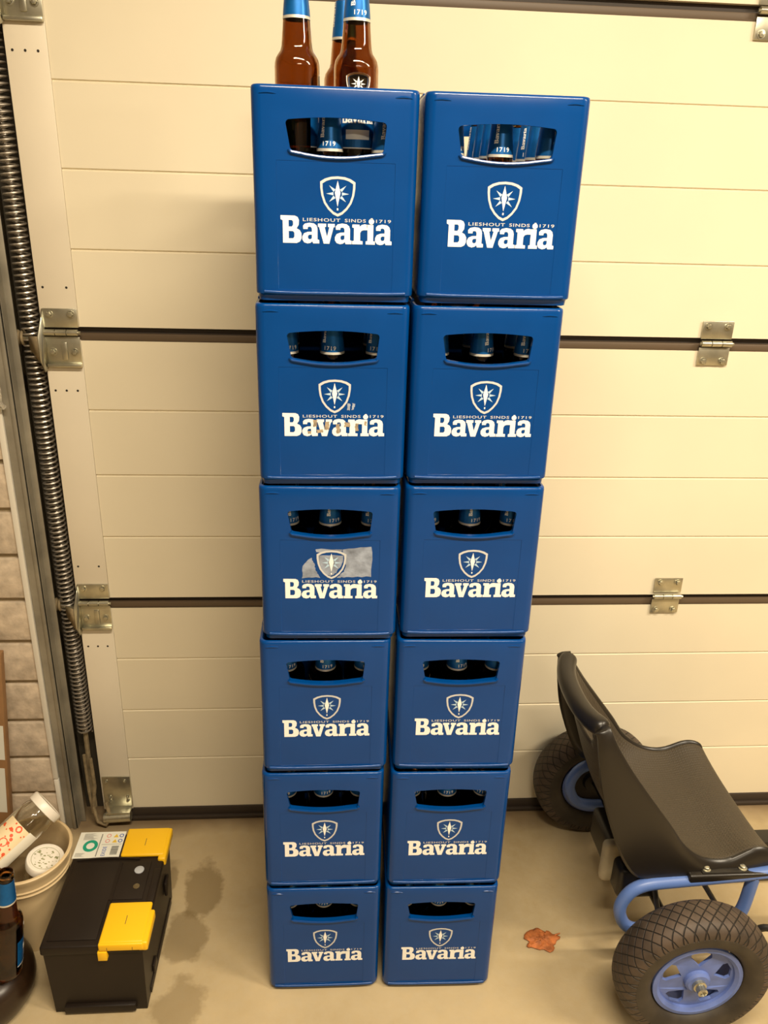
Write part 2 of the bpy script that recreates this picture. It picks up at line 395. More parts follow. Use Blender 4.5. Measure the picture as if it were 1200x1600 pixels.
def bolt(b, x, z, y=-.006, r=.0055, mi=0):
    R = Matrix.Translation((x, y, z)) @ Matrix.Rotation(PI / 2, 4, 'X')
    b.lathe([(r * 1.45, -.002), (r * 1.45, .001), (r, .0012)], 16, R, mi)
    b.lathe([(r, .0), (r, .0045), (r * .8, .006), (.0001, .0065)], 6, R, mi)
def hinge(cx, cz, end=False, wl=.0335, label=''):
    b = B(); b.box(cx - wl, cx + wl, -.0055, -.0025, cz + .012, cz + .049, bevel=.0012)
    b.box(cx - wl, cx + wl, -.0055, -.0025, cz - .060 if end else cz - .043, cz - .006, bevel=.0012)
    if end:
        b.box(cx - .004, cx + .008, -.0085, -.004, cz - .052, cz - .016, bevel=.003)
        b.box(cx - wl, cx + wl, -.013, -.003, cz - .066, cz - .059, bevel=.0012)
    t = under(b.build('hinge', M['zinc']), door); t['label'] = label
    def sub(o): o.parent = t; return o
    b = B()
    for i in range(3):
        x0 = cx - wl + i * wl * 2 / 3 + .0008; x1 = x0 + wl * 2 / 3 - .0016
        b.tube([(x0, -.010, cz + .003), (x1, -.010, cz + .003)], .0062, 14)
    b.tube([(cx - wl - .002, -.010, cz + .003), (cx + wl + .004, -.010, cz + .003)], .003, 10)
    sub(b.build('knuckle', M['zinc']))
    for dx, dz in ((-.021, .038), (.021, .038), (-.021, -.034 if not end else -.036), (.021, -.034 if not end else -.036)):
        b = B(); bolt(b, cx + dx, cz + dz); sub(b.build('bolt', M['zinc']))
    if end:
        b = B()
        # side flange carries the roller: bent outwards from the door edge, pointed at the foot
        V = [(cx - wl, -.004, cz + .048), (cx - wl, -.004, cz - .066), (cx - wl - .003, -.020, cz - .074), (cx - wl - .006, -.030, cz - .050),
             (cx - wl - .006, -.030, cz - .004), (cx - wl - .002, -.012, cz + .030)]
        b.raw(V, [(0, 1, 2, 3, 4, 5)])
        fl = b.build('roller_flange', M['zinc']); so = fl.modifiers.new('s', 'SOLIDIFY'); so.thickness = .003; so.offset = 0; sub(fl)
        b = B(); V = [(cx - wl - .006, -.028, cz - .002), (cx - wl - .006, -.028, cz - .052), (cx - wl - .030, -.004, cz - .030), (cx - wl - .030, -.004, cz - .006)]
        b.raw(V, [(0, 1, 2, 3)]); fl = b.build('roller_plate', M['dust']); so = fl.modifiers.new('s', 'SOLIDIFY'); so.thickness = .003; sub(fl)
        b = B(); b.tube([(cx - wl - .004, -.012, cz - .012), (cx - wl - .050, .012, cz - .012)], .005, 12)
        sub(b.build('roller_shaft', M['zinc']))
        b = B(); b.lathe([(.0001, 0), (.014, 0), (.016, .003), (.012, .008), (.016, .013), (.014, .016), (.0001, .016)], 20, Matrix.Translation((cx - wl - .062, .014, cz - .012)) @ Matrix.Rotation(PI / 2, 4, 'Y'))
        sub(b.build('roller', M['dust']))
    return t
hinge(-.532, SZ[3] + .001, True, label='zinc roller hinge in the top left corner')
hinge(-.532, SZ[2] + .0, True, label='zinc roller hinge on the upper panel joint')
hinge(-.532, SZ[1] + .001, True, label='zinc roller hinge on the lower panel joint')
hinge(.806, SZ[3] + .0, label='small zinc hinge at the top right')
hinge(.806, SZ[2] + .0, label='small zinc hinge on the upper joint right of the crates')
hinge(.799, SZ[1] + .010, label='small zinc hinge on the lower joint right of the crates')

# bottom corner bracket
b = B(); b.box(-.567, -.498, -.0058, -.0028, .045, .137, bevel=.001)
b.box(-.560, -.499, -.032, -.003, .040, .046, bevel=.002)
t = under(b.build('corner_bracket', M['zinc']), door); t['label'] = 'dusty zinc corner bracket'
b = B(); b.tube([(-.565, -.026, .026), (-.499, -.026, .030)], .0125, 16); b.build('roller_sleeve', M['zinc'], t)
for x, z in ((-.556, .125), (-.511, .125), (-.551, .075), (-.508, .075), (-.551, .063), (-.508, .063)):
    b = B(); bolt(b, x, z, r=.003); b.build('bolt', M['zinc'], t)
for pts, r_ in (([(-.585, -.012, .20), (-.582, -.016, .12), (-.590, -.022, .06), (-.580, -.03, .018), (-.560, -.035, .012), (-.548, -.03, .03), (-.560, -.018, .07)], .0045), ([(-.600, -.01, .21), (-.598, -.014, .10), (-.592, -.02, .04)], .004)):
    b = B(); b.tube(pts, r_, 8); b.build('cable', M['dust'], t)

# vertical track and frame left of the door
t = empty('door_track', (-.63, 0, 0)); tag(t, 'grey galvanised steel track frame between block wall and door', 'track')
b = B(); b.box(-.658, -.632, -.031, -.028, .001, 2.44); b.box(-.634, -.631, -.031, .03, .001, 2.44); b.box(-.6315, -.618, -.008, -.005, .001, 2.44, bevel=.001); b.box(-.642, -.634, -.035, -.03, .001, 2.44, bevel=.0015)
under(b.build('steel_angle', M['galv']), t)
b = B(); b.box(-.63, -.572, .045, .05, .001, 2.44); under(b.build('cavity_shade_sheet', M['cavity_shade']), t)  # dark sheet painting the shade of the cavity behind the spring

# extension spring
t = empty('door_spring', (-.599, .018, .3)); tag(t, 'long steel coil spring running up the left door edge', 'spring')
def helix(b, x, y, z0, z1, R, pitch, wr, ph=0):
    n = int((z1 - z0) / pitch * 14)
    b.tube([(x + R * math.cos(ph + 2 * PI * i / 14), y + R * math.sin(ph + 2 * PI * i / 14), z0 + i * pitch / 14) for i in range(n)], wr, 5)
b = B(); helix(b, -.598, .016, .26, 1.95, .0165, .0113, .0021); under(b.build('outer_coil', M['spring'], merge=False), t)
b = B(); helix(b, -.598, .016, .26, 1.95, .0060, .0113, .0018, 1.5); under(b.build('inner_coil', M['spring'], merge=False), t)
b = B(); b.tube([(-.598, .016, .27), (-.597, .010, .20), (-.592, -.004, .10), (-.590, -.01, .05)], .006, 8); under(b.build('spring_hook', M['dust']), t)

# plank and clear cover at the left edge
b = B(); b.box(-.035, 0, -.02, 0, 0, .55, bevel=.002)
o = b.build('wooden_board', M['board']); o.location = (-.772, -.07, .0); o.rotation_euler = (0, math.radians(5.5), 0)
tag(o, 'brown upright board with pale paper label at the far left edge', 'board')
b = B(); b.box(-.034, -.006, -.0205, -.02, .11, .24); b.box(-.034, -.004, -.0206, -.02, .265, .36)
pl = b.build('paper_label', M['sticker'], o); pl['label'] = 'pale cream paper label'
b = B(); b.box(-.69, -.652, -.048, -.0375, 1.085, 1.15, bevel=.004, seg=3); b.tube([(-.668, -.048, 1.12), (-.655, -.05, 1.10), (-.648, -.045, 1.09)], .005, 10)
tag(b.build('clear_clip', M['clear']), 'clear plastic clip on the white strip at the left edge', 'clip')

# ------------------------------------------------------------------ beer crates
CW, CD, CH = .22, .29, .2733
def rrect(w, d, r, z, cy=CD / 2, seg=6):
    P = []
    for cx, sy, a0 in ((w / 2 - r, cy + d / 2 - r, 0), (-w / 2 + r, cy + d / 2 - r, 90), (-w / 2 + r, cy - d / 2 + r, 180), (w / 2 - r, cy - d / 2 + r, 270)):
        for k in range(seg + 1):
            a = math.radians(a0 + 90 * k / seg); P.append(Vector((cx + r * math.cos(a), sy + r * math.sin(a), z)))
    return P
def make_crate_shell():
    b = B()
    r0 = .014
    prof = [(.0065, .0005), (.0045, .0012), (.004, .006), (.0030, .0088), (.0004, .0105), (0, .0122), (0, .020), (.0003, .12), (0, .250), (0, .2650), (.0006, .2685), (.0022, .2700), (.0050, .2705), (.0065, .2690),
            (.0075, .262), (.0078, .25), (.0078, .012)]
    rs = [rrect(CW - 2 * i, CD - 2 * i, max(r0 - i * .8, .004), z) for i, z in prof]
    b.rings(rs, True, True)
    # raised stacking bars on the rim
    b.box(-.062, .066, .0012, .0062, .268, .2728, bevel=.001); b.box(-.062, .066, CD - .0062, CD - .0012, .268, .2728, bevel=.001)
    b.box(-CW / 2 + .0012, -CW / 2 + .0062, .06, .23, .268, .2728, bevel=.001); b.box(CW / 2 - .0062, CW / 2 - .0012, .06, .23, .268, .2728, bevel=.001)
    return b
def handle_outline(g=0.):
    P = []
    def arc(cx, cz, r, a0, a1, n=5): return [(cx + r * math.cos(math.radians(a0 + (a1 - a0) * k / n)), cz + r * math.sin(math.radians(a0 + (a1 - a0) * k / n))) for k in range(n + 1)]
    r = .005
    P += arc(.0665 - r + g, .2305 - r + g, r, 0, 85)
    P += [(.06 * (1 - 2 * k / 10), .2305 + g + .0035 * (1 - (1 - 2 * k / 10) ** 2)) for k in range(1, 10)]
    P += arc(-.0655 + r - g, .2305 - r + g, r, 95, 180)
    P += arc(-.0605 + r - g, .1935 + r - g, r, 180, 262)
    P += [(-.055 * (1 - 2 * k / 10), .1935 - g - .0058 * (1 - (1 - 2 * k / 10) ** 2)) for k in range(1, 10)]
    P += arc(.0635 - r + g, .1935 + r - g, r, 278, 360)
    return P
shell = make_crate_shell().build('shell_raw', M['blue'])
cut = B(); cut.prism(handle_outline(), .4, f=lambda x, y, d: Vector((x, d - .05, y))); cut = cut.build('cut', M['blue'])
pc = B(); pc.box(-.0785, .0795, -.01, .0006, .0165, .1815, bevel=.0003, seg=1); pc = pc.build('cut2', M['blue'])
for c in (cut, pc):
    mo = shell.modifiers.new('b', 'BOOLEAN'); mo.object = c; mo.operation = 'DIFFERENCE'; mo.solver = 'EXACT'
dg = bpy.context.evaluated_depsgraph_get(); dg.update()
sme = bpy.data.meshes.new_from_object(shell.evaluated_get(dg)); sme.name = 'crate_shell'
for o in (shell, cut, pc): bpy.data.objects.remove(o)
for p in sme.polygons: p.use_smooth = True
sme.set_sharp_from_angle(angle=math.radians(40))

b = B()   # lip round the handle hole
hp = handle_outline(.0012)
low = [(x, -.0010, z - .0008) for x, z in hp if z < .1965]
b.tube(low, .0024, 8)
lip_me = b.build('lip', M['blue']); lme = lip_me.data; bpy.data.objects.remove(lip_me)
b = B()   # moulded line near the foot
b.tube([(x, .0002 - .0012 * (1 - abs(x / .098) ** 6), .0122 + .0010 * abs(x / .098) ** 5) for x in [-.098 + .196 * k / 24 for k in range(25)]], .0026, 12)
rid = b.build('r', M['blue']); rme = rid.data; bpy.data.objects.remove(rid)
pads = []
for sx in (-1, 1):   # small moulded pads under the top corners
    b = B(); b.tube([(sx * (.077 + .022 * k / 6), -.0001, .2595 + .0014 * math.sin(k / 6 * PI)) for k in range(7)], [.0004, .0011, .0014, .0014, .0014, .0011, .0004], 6)
    o = b.build('r', M['blue']); pads.append(o.data); bpy.data.objects.remove(o)
b = B()   # bottle dividers
for i in range(1, 3): b.box(-.102 + .068 * i - .0008, -.102 + .068 * i + .0008, .009, CD - .009, .0121, .10)
for j in range(1, 4): b.box(-.102, .102, .009 + .068 * j - .0008, .009 + .068 * j + .0008, .0121, .0995)
dv = b.build('d', M['blue'], smooth=False); dme = dv.data; bpy.data.objects.remove(dv)

LS = .0001577
lf = lambda e: (lambda x, y: Vector(((x - 570) * LS, .0006 - e, .1134 - (y - 418) * LS)))
b = B(); wordmark(b, lf(.0003)); o = b.build('wm', M['white_print'], smooth=False); wme = o.data; bpy.data.objects.remove(o)
b = B(); shield(b, lf(.0003)); o = b.build('sh', [M['silver_print'], M['white_print'], M['pale_print']], smooth=False); hme = o.data; bpy.data.objects.remove(o)
b = B()
for s, x0, x1 in (('LIESHOUT', 290, 612), ('SINDS', 650, 832), ('1719', 920, 1050)):
    V, F = text_geo(s, (x1 - x0) * LS, 27 * LS, .012); cx = ((x0 + x1) / 2 - 570) * LS
    b.raw(V, F, lambda p: Vector((p.x + cx, .0003, p.y + .1134 - (461 - 418) * LS)))
o = b.build('st', M['silver_print'], smooth=False); tme = o.data; bpy.data.objects.remove(o)

def part(name, me, parent):
    o = bpy.data.objects.new(name, me); C.objects.link(o); o.parent = parent; return o
YF = -.4925
LSTK = [(-.0122, -.0100, -.0017), (-.0133, -.0091, .0003), (-.0096, -.0013, .0007), (-.0030, -.0156, -.0005), (.0007, .0153, .0007), (.0033, .0190, .0036)]
RSTK = [(.2166, -.0227, -.0075), (.2184, -.0172, -.0055), (.2205, -.0234, -.0020), (.2247, -.0112, .0008), (.2255, .0026, .0047), (.2304, -.0164, .0064)]
ORD = ['bottom', 'second from the bottom', 'third from the bottom', 'third from the top', 'second from the top', 'top']
lab = {(0, 5): 'blue beer crate on top of the left stack, with tall bottles sticking out',
       (0, 4): 'blue beer crate second from the top of the left stack, lettering scuffed brown',
       (0, 3): 'blue beer crate third from the top of the left stack, torn paper over its shield',
       (0, 2): 'blue beer crate third from the bottom of the left stack',
       (0, 1): 'blue beer crate second from the bottom of the left stack',
       (0, 0): 'bottom blue beer crate of the left stack, standing on the concrete floor',
       (1, 5): 'blue beer crate on top of the right stack',
       (1, 4): 'blue beer crate second from the top of the right stack',
       (1, 3): 'blue beer crate third from the top of the right stack',
       (1, 2): 'blue beer crate third from the bottom of the right stack',
       (1, 1): 'blue beer crate second from the bottom of the right stack',
       (1, 0): 'bottom blue beer crate of the right stack, standing on the floor'}
crates = {}
for s, stk in enumerate((LSTK, RSTK)):
    for k, (x, yw, dy) in enumerate(stk):
        t = empty('beer_crate', (x, YF + dy, k * CH), yw)
        tag(t, lab[(s, k)], 'crate', 'stacked blue beer crates')
        part('crate_body', sme, t); part('handle_lip', lme, t); part('base_ridge', rme, t); part('bottle_divider', dme, t)
        for pm in pads: part('corner_pad', pm, t)
        part('word_mark', wme, t); part('shield_emblem', hme, t); part('small_lettering', tme, t)
        crates[(s, k)] = t
# torn paper residue on the third crate from the top, left
def blotch(b, pts, y, jit=.0012):
    out = []
    for i in range(len(pts)):
        a, c = pts[i], pts[(i + 1) % len(pts)]
        for q in range(5):
            f = q / 5; out.append((a[0] + (c[0] - a[0]) * f + random.uniform(-jit, jit), a[1] + (c[1] - a[1]) * f + random.uniform(-jit, jit)))
    b.poly(out, [], lambda x, z: Vector((x, y, z)))
b = B()
blotch(b, [(-.044, .115), (-.042, .137), (-.030, .152), (-.024, .140), (-.022, .128), (-.016, .116)], .00045)
blotch(b, [(.020, .166), (.067, .170), (.0675, .118), (.030, .116), (.012, .116), (.022, .126), (.026, .140), (.024, .152)], .00045)
blotch(b, [(-.022, .166), (.020, .166), (.018, .161), (-.022, .160)], .00045, .0008)
blotch(b, [(-.019, .155), (.022, .155), (.020, .140), (.010, .124), (.001, .118), (-.010, .124), (-.018, .138)], .00045, .0008)
o = b.build('torn_paper', M['residue'], crates[(0, 3)], smooth=False); o['label'] = 'greyish torn paper residue behind the shield'
b = B()
M['scrape'] = mat('brown_scrape', (.38, .30, .20, 1), .8, var=.5, vscale=120)
for cx, cz, w_, h_ in ((-.026, .098, .006, .010), (-.019, .086, .009, .005), (-.008, .094, .006, .012), (.008, .090, .005, .014), (.022, .096, .009, .007), (.036, .092, .005, .012), (.049, .098, .003, .006), (-.034, .084, .005, .004)):
    blotch(b, [(cx - w_ / 2, cz - h_ / 2), (cx + w_ / 2, cz - h_ / 2), (cx + w_ / 2, cz + h_ / 2), (cx - w_ / 2, cz + h_ / 2)], .00012, .0008)
o = b.build('brown_scuff', M['scrape'], crates[(0, 4)], smooth=False); o['label'] = 'brown scuff marks across the lettering'
b = B()
blotch(b, [(.021, .118), (.025, .118), (.026, .128), (.022, .129)], .00012, .0006); blotch(b, [(.028, .119), (.031, .119), (.033, .128), (.029, .129)], .00012, .0006)
o = b.build('pale_scratch', M['residue'], crates[(0, 4)], smooth=False); o['label'] = 'two pale scratches above the lettering'

# ------------------------------------------------------------------ beer bottles
def wrapf(r, a0=0., up=0.):
    return lambda p: Vector((r * math.sin(a0 + p.x / r), -r * math.cos(a0 + p.x / r), up + p.y))
BR = .0302
OUTER = [(.0001, .004), (.020, .003), (.024, .0005), (.0275, .001), (.0298, .004), (BR, .010), (BR, .126), (.0299, .131), (.0284, .137), (.0253, .142), (.0222, .146), (.0207, .151), (.0200, .158), (.0185, .175), (.0172, .192), (.0152, .212), (.0136, .229), (.0131, .236), (.0145, .2372), (.0148, .2400), (.0135, .2415), (.0137, .2470), (.0128, .2490), (.0108, .2492)]
INNER = [(.0098, .247), (.0098, .236), (.0105, .229), (.0125, .212), (.0145, .192), (.0160, .175), (.0175, .158), (.0182, .151), (.0200, .146), (.0230, .141), (.0262, .135), (.0274, .129), (.0276, .125), (.0276, .012), (.0265, .008), (.020, .0075), (.0001, .0090)]
def neck_r(z):
    for (r0, z0), (r1, z1) in zip(OUTER, OUTER[1:]):
        if z0 <= z <= z1 and z1 > z0: return r0 + (r1 - r0) * (z - z0) / (z1 - z0)
def make_bottle():
    t = empty('beer_bottle', (0, 0, 0))
    b = B(); b.lathe(OUTER + INNER, 32); g = b.build('glass_body', M['glass_amber'], t, ang=50)
    g['label'] = 'amber brown glass'
    b = B(); zs = [.1825, .186, .192, .200, .212, .224, .2335]
    prof = [(neck_r(z) + .0004, z) for z in zs]
    b.lathe(prof[:2], 32, mi=1); b.lathe(prof[1:], 32, mi=0)
    nl = b.build('neck_label', [M['label_blue'], M['label_silver']], t); nl['label'] = 'blue foil neck label with cream ring'
    b = B()
    V, F = text_geo('1719', .017, .0058, .01)
    b.raw(V, F, lambda p: Vector(((neck_r(.189 + p.y) + .0008) * math.sin((p.x + .003) / .0175), -(neck_r(.189 + p.y) + .0008) * math.cos((p.x + .003) / .0175), .189 + p.y)))
    nb = B()
    for a0, sx, sy in ((-.42, .030, .0050), (2.4, .034, .007)):
        def up(x, y, a0=a0, sx=sx, sy=sy):
            u = (x - 100) / 958 * sx; v = (640 - y) / 222 * sy; z = .199 + u; r = neck_r(min(z, .2335)) + .0008
            a = a0 - (v - sy / 2) / .015; return Vector((r * math.sin(a), -r * math.cos(a), z))
        wordmark(b if a0 < 0 else nb, up)
    nb.build('neck_lettering', M['white_print'], nl, smooth=False)
    b.build('neck_print', M['white_print'], nl, smooth=False)
    # body label: white edged shield above a blue band
    b = B()
    k = .000088
    def sf(e): return lambda x, y: wrapf(BR + e)(Vector(((x - 588) * k * 1.15, .106 - (y - 250) * k, 0)))
    b.poly(shield_pts(1.12), [], sf(.0003), 0); b.poly(shield_pts(.95), [], sf(.0005), 1)
    f2 = sf(.0007)
    b.poly([(587, 132), (611, 228), (587, 338), (563, 228)], [], f2, 0)
    for a in (0, 180, 42, -42, 138, -138):
        c, s = math.cos(math.radians(a)), math.sin(math.radians(a)); q = lambda r, tt: (587 + c * r - s * tt, 236 + s * r + c * tt)
        b.poly([q(36, -13), q(98, 0), q(36, 13)], [], f2, 0)
    def band(z0, z1, a0, a1, e, mi, n=20):
        b.rings([[Vector(((BR + e) * math.sin(a0 + (a1 - a0) * i / n), -(BR + e) * math.cos(a0 + (a1 - a0) * i / n), z)) for i in range(n + 1)] for z in (z0, z1)], False, False, close=False, mi=mi)
    band(.030, .092, -1.25, 1.25, .00015, 2); band(.0285, .030, -1.25, 1.25, .00015, 0); band(.040, .052, -.55, .55, .0004, 0)
    def wf(x, y): return wrapf(BR + .0006)(Vector(((x - 579) / 958 * .046, .060 + (640 - y) / 222 * .0125, 0)))
    wordmark(b, wf, 0)
    bl = b.build('body_label', [M['white_print'], M['label_navy'], M['label_blue']], t, smooth=False)
    bl['label'] = 'blue body label with white edged shield'
    return t
proto = make_bottle()
used = [False]
def bottle(x, y, z, rz, label, group=None, tilt=(0, 0)):
    t = proto if not used[0] else copy_tree(proto)
    used[0] = True
    t.rotation_mode = 'XYZ'; t.location = (x, y, z); t.rotation_euler = (tilt[0], tilt[1], rz)
    t['label'] = label; t['category'] = 'bottle'
    if group: t['group'] = group
    elif 'group' in t: del t['group']
    return t
# the single bottles first
bottle(-.0490, -.4140, 1.5380, 1.9, 'amber bottle standing highest at the left of the top left crate')
bottle(.0310, -.4140, 1.5380, .08, 'amber bottle with 1719 neck label sticking up at the right of the top left crate')
bottle(.0170, -.2500, 1.5400, 2.6, 'amber bottle half hidden behind the right raised bottle in the top left crate')
lean = bottle(-.6200, -.5100, .1060, 2.3, 'dark amber bottle at the left photo edge on the dark round tub', None, (0, math.radians(8)))
lean.rotation_mode = 'ZYX'
for (s, k), t in crates.items():
    rows = 4 if k == 5 else (1 if k == 0 else 2)
    nm = 'left' if s == 0 else 'right'
    where = {5: 'top crate', 4: 'second crate from the top', 3: 'third crate from the top', 2: 'third crate from the bottom', 1: 'second crate from the bottom', 0: 'bottom crate'}[k]
    rown = ['front-row', 'second-row', 'third-row', 'back-row']; coln = ['left', 'middle', 'right']
    cs, sn = math.cos(t.rotation_euler.z), math.sin(t.rotation_euler.z)
    for j in range(rows):
        for i in range(3):
            if (s, k) == (0, 5) and (j, i) in ((0, 0), (1, 0), (3, 1)): continue
            lx = -.068 + .068 * i - (.007 if (s, k, i) == (0, 5, 1) and j < 2 else 0); ly = .009 + .034 + .068 * j
            wx = t.location.x + lx * cs - ly * sn; wy = t.location.y + lx * sn + ly * cs
            bottle(wx, wy, k * CH + .0125, random.uniform(-.5, .7) if j == 0 else random.uniform(0, 6.28),
                   '%s amber bottle in the %s stack\'s %s' % (rown[j] + ' ' + coln[i], nm, where), 'bottles inside the %s of the %s stack' % (where, nm))

# ------------------------------------------------------------------ car battery
t = empty('car_battery', (-.447, -.39, 0)); tag(t, 'black car battery with yellow terminal covers on the floor left of the crates', 'battery')
b = B()
x0, x1, y0, y1 = -.535, -.359, -.522, -.254
taper = lambda z: .004 * (z / .165)
b.rings([[Vector((x0 - i - taper(z), y0 - i - taper(z), z)), Vector((x1 + i + taper(z), y0 - i - taper(z), z)), Vector((x1 + i + taper(z), y1 + i + taper(z), z)), Vector((x0 - i - taper(z), y1 + i + taper(z), z))] for i, z in ((-.001, .001), (0, .002), (0, .012), (0, .1625))])
b.box(x0 + .02, x1 - .02, y0 - .009, y0 + .002, .006, .024, bevel=.002); b.box(x0 + .02, x1 - .02, y1 - .002, y1 + .009, .006, .024, bevel=.002)
b.box(x1 - .002, x1 + .003, y0 + .03, y1 - .02, .006, .022, bevel=.001)
b.box(x1 + .001, x1 + .006, y0 + .055, y0 + .08, .03, .05, bevel=.002); b.box(x1 + .003, x1 + .010, y1 - .075, y1 - .045, .085, .120, bevel=.003)
under(b.build('case', M['black_plastic']), t)
b = B(); lx0, lx1, ly0, ly1 = x0 - .008, x1 + .008, y0 - .008, y1 + .008
b.box(lx0, lx1, ly0, ly1, .163, .184, bevel=.004, seg=3)
b.box(lx0 + .010, lx1 - .090, ly0 + .014, ly1 - .082, .1835, .1862, bevel=.0012)
b.box(lx0 + .08, lx1 - .024, ly0 + .105, ly1 - .082, .1830, .1860, bevel=.0012)
b.tube([(lx0 + .012 + .13 * k / 8, ly1 - .075 + .004 * math.sin(k * PI / 8), .1862) for k in range(9)], .002, 8)
b.box(lx1 - .085, lx1 - .083, ly0 + .1, ly1 - .085, .186, .1872); b.box(lx1 - .016, lx1 - .001, ly0 + .1, ly1 - .10, .176, .1855, bevel=.002)
under(b.build('lid', M['black_plastic']), t)
b = B()
b.box(-.443, -.352, -.316, -.238, .183, .1915, bevel=.004, seg=3); b.box(-.364, -.347, -.327, -.238, .170, .1905, bevel=.004, seg=3)
o = under(b.build('terminal_cover', M['yellow']), t); o['label'] = 'yellow terminal cover at the back'
b = B(); b.box(-.3975, -.3965, -.290, -.270, .1915, .1918); under(b.build('mark', M['print_black'], smooth=False), t)
b = B()
b.box(-.434, -.351, -.530, -.437, .183, .1925, bevel=.004, seg=3); b.box(-.434, -.351, -.534, -.520, .174, .1915, bevel=.003, seg=3); b.box(-.436, -.419, -.5355, -.519, .152, .1735, bevel=.001)
b.box(-.362, -.343, -.532, -.455, .170, .1915, bevel=.004, seg=3)
o = under(b.build('terminal_cover', M['yellow']), t); o['label'] = 'yellow terminal cover at the front with a down tab'
b = B(); b.box(-.3935, -.3925, -.490, -.470, .1925, .1928); b.box(-.418, -.4175, -.5345, -.534, .176, .184); b.box(-.371, -.3705, -.5345, -.534, .176, .184)
under(b.build('mark', M['print_black'], smooth=False), t)
b = B(); b.lathe([(.0098, 0), (.0098, .0015), (.0085, .0022), (.0001, .0022)], 24, Matrix.Translation((-.396, -.352, .1860)))
o = under(b.build('vent_plug', M['grey_plug']), t); o['label'] = 'pale grey round plug'
b = B(); b.lathe([(.0065, 0), (.0065, .001), (.005, .0014), (.0001, .0010)], 24, Matrix.Translation((-.393, -.394, .1860)))
o = under(b.build('charge_indicator', M['eye']), t)
b = B(); SX0, SX1, SY0, SY1, SZ0 = -.545, -.4475, -.314, -.240, .1842
b.box(SX0, SX1, SY0, SY1, .1838, SZ0)
st = under(b.build('sticker', M['sticker'], smooth=False), t); st['label'] = 'white information sticker with green ring'
def onst(name, m, fn):
    b = B(); fn(b); o = b.build(name, m, smooth=False); o.parent = st; o.matrix_parent_inverse = Matrix(); return o
fz = lambda x, y, e=.0003: Vector((SX0 + x, SY0 + y, SZ0 + e))
onst('green_ring', M['print_green'], lambda b: b.poly([(.030 + .0155 * math.cos(a * PI / 16), .034 + .0165 * math.sin(a * PI / 16)) for a in range(32)], [[(.030 + .0085 * math.cos(-a * PI / 16), .034 + .009 * math.sin(-a * PI / 16)) for a in range(32)]], fz))
def lines(b):
    for i in range(7): b.raw([(.004, .010 + i * .0016, 0), (.004 + random.uniform(.012, .022), .010 + i * .0016, 0), (.02, .0104 + i * .0016, 0), (.004, .0104 + i * .0016, 0)], [(0, 1, 2, 3)], lambda p: fz(p.x, p.y - .006))
    for i in range(9): b.raw([(.010, .052 + i * .0021, 0), (.010 + random.uniform(.015, .032), .052 + i * .0021, 0), (.03, .0526 + i * .0021, 0), (.010, .0526 + i * .0021, 0)], [(0, 1, 2, 3)], lambda p: fz(p.x, p.y))
    for i in range(16): b.raw([(.047, .004 + i * .004, 0), (.049, .004 + i * .004, 0), (.049, .0068 + i * .004, 0), (.047, .0068 + i * .004, 0)], [(0, 1, 2, 3)], lambda p: fz(p.x, p.y))
    for y in (.037,): b.raw([(.053, y, 0), (.095, y, 0), (.095, y + .0006, 0), (.053, y + .0006, 0)], [(0, 1, 2, 3)], lambda p: fz(p.x, p.y))
    y = .008
    for i in range(13):
        wd = (.0007, .0012, .0007, .0016)[i % 4]; b.raw([(.076, y, 0), (.091, y, 0), (.091, y + wd, 0), (.076, y + wd, 0)], [(0, 1, 2, 3)], lambda p: fz(p.x, p.y)); y += wd + .0009
onst('fine_print', M['print_black'], lines)
V, F = text_geo('EXIDE', .026, .008, .012)
onst('blue_lettering', M['print_navy'], lambda b: (b.raw(V, F, lambda p: fz(.064 - p.y + .002, .018 + p.x)), [b.poly([(.090 + .0048 * math.cos(a * PI / 8), yy + .0052 * math.sin(a * PI / 8)) for a in range(16)], [[(.090 + .003 * math.cos(-a * PI / 8), yy + .0034 * math.sin(-a * PI / 8)) for a in range(16)]], fz) for yy in (.047, .062)]))
onst('warning_triangle', M['print_yellow'], lambda b: [b.poly([(.073, yy - .005), (.084, yy - .005), (.0785, yy + .005)], [], fz) for yy in (.047, .062)])
onst('warning_ring', M['print_red'], lambda b: [b.poly([(.063 + .0048 * math.cos(a * PI / 8), yy + .0052 * math.sin(a * PI / 8)) for a in range(16)], [[(.063 + .0036 * math.cos(-a * PI / 8), yy + .004 * math.sin(-a * PI / 8)) for a in range(16)]], fz) for yy in (.047, .062)])

# ------------------------------------------------------------------ bucket with jars, dark tub
bx, by = -.634, -.322
t = empty('bucket', (bx, by, 0)); tag(t, 'beige plastic bucket with two jars in it at the left wall', 'bucket')
b = B(); R1, R0, HB = .090, .062, .222
rr = lambda z: R0 + (R1 - R0) * z / HB
b.lathe([(.0001, .001), (R0, .001)] + [(rr(z), z) for z in (.05, .1, .15, .172)] + [(rr(.175) + .0022, .175), (rr(.178), .178), (rr(.183), .183), (rr(.186) + .0022, .186), (rr(.189), .189), (rr(.205), .205), (R1 + .003, .214), (R1 + .004, .220), (R1 + .002, HB), (R1 - .002, HB), (R1 - .004, .218)] + [(rr(z) - .003, z) for z in (.2, .15, .1, .05)] + [(R0 - .003, .004), (.0001, .004)], 56)
b.build('bucket_body', M['bucket'], t)

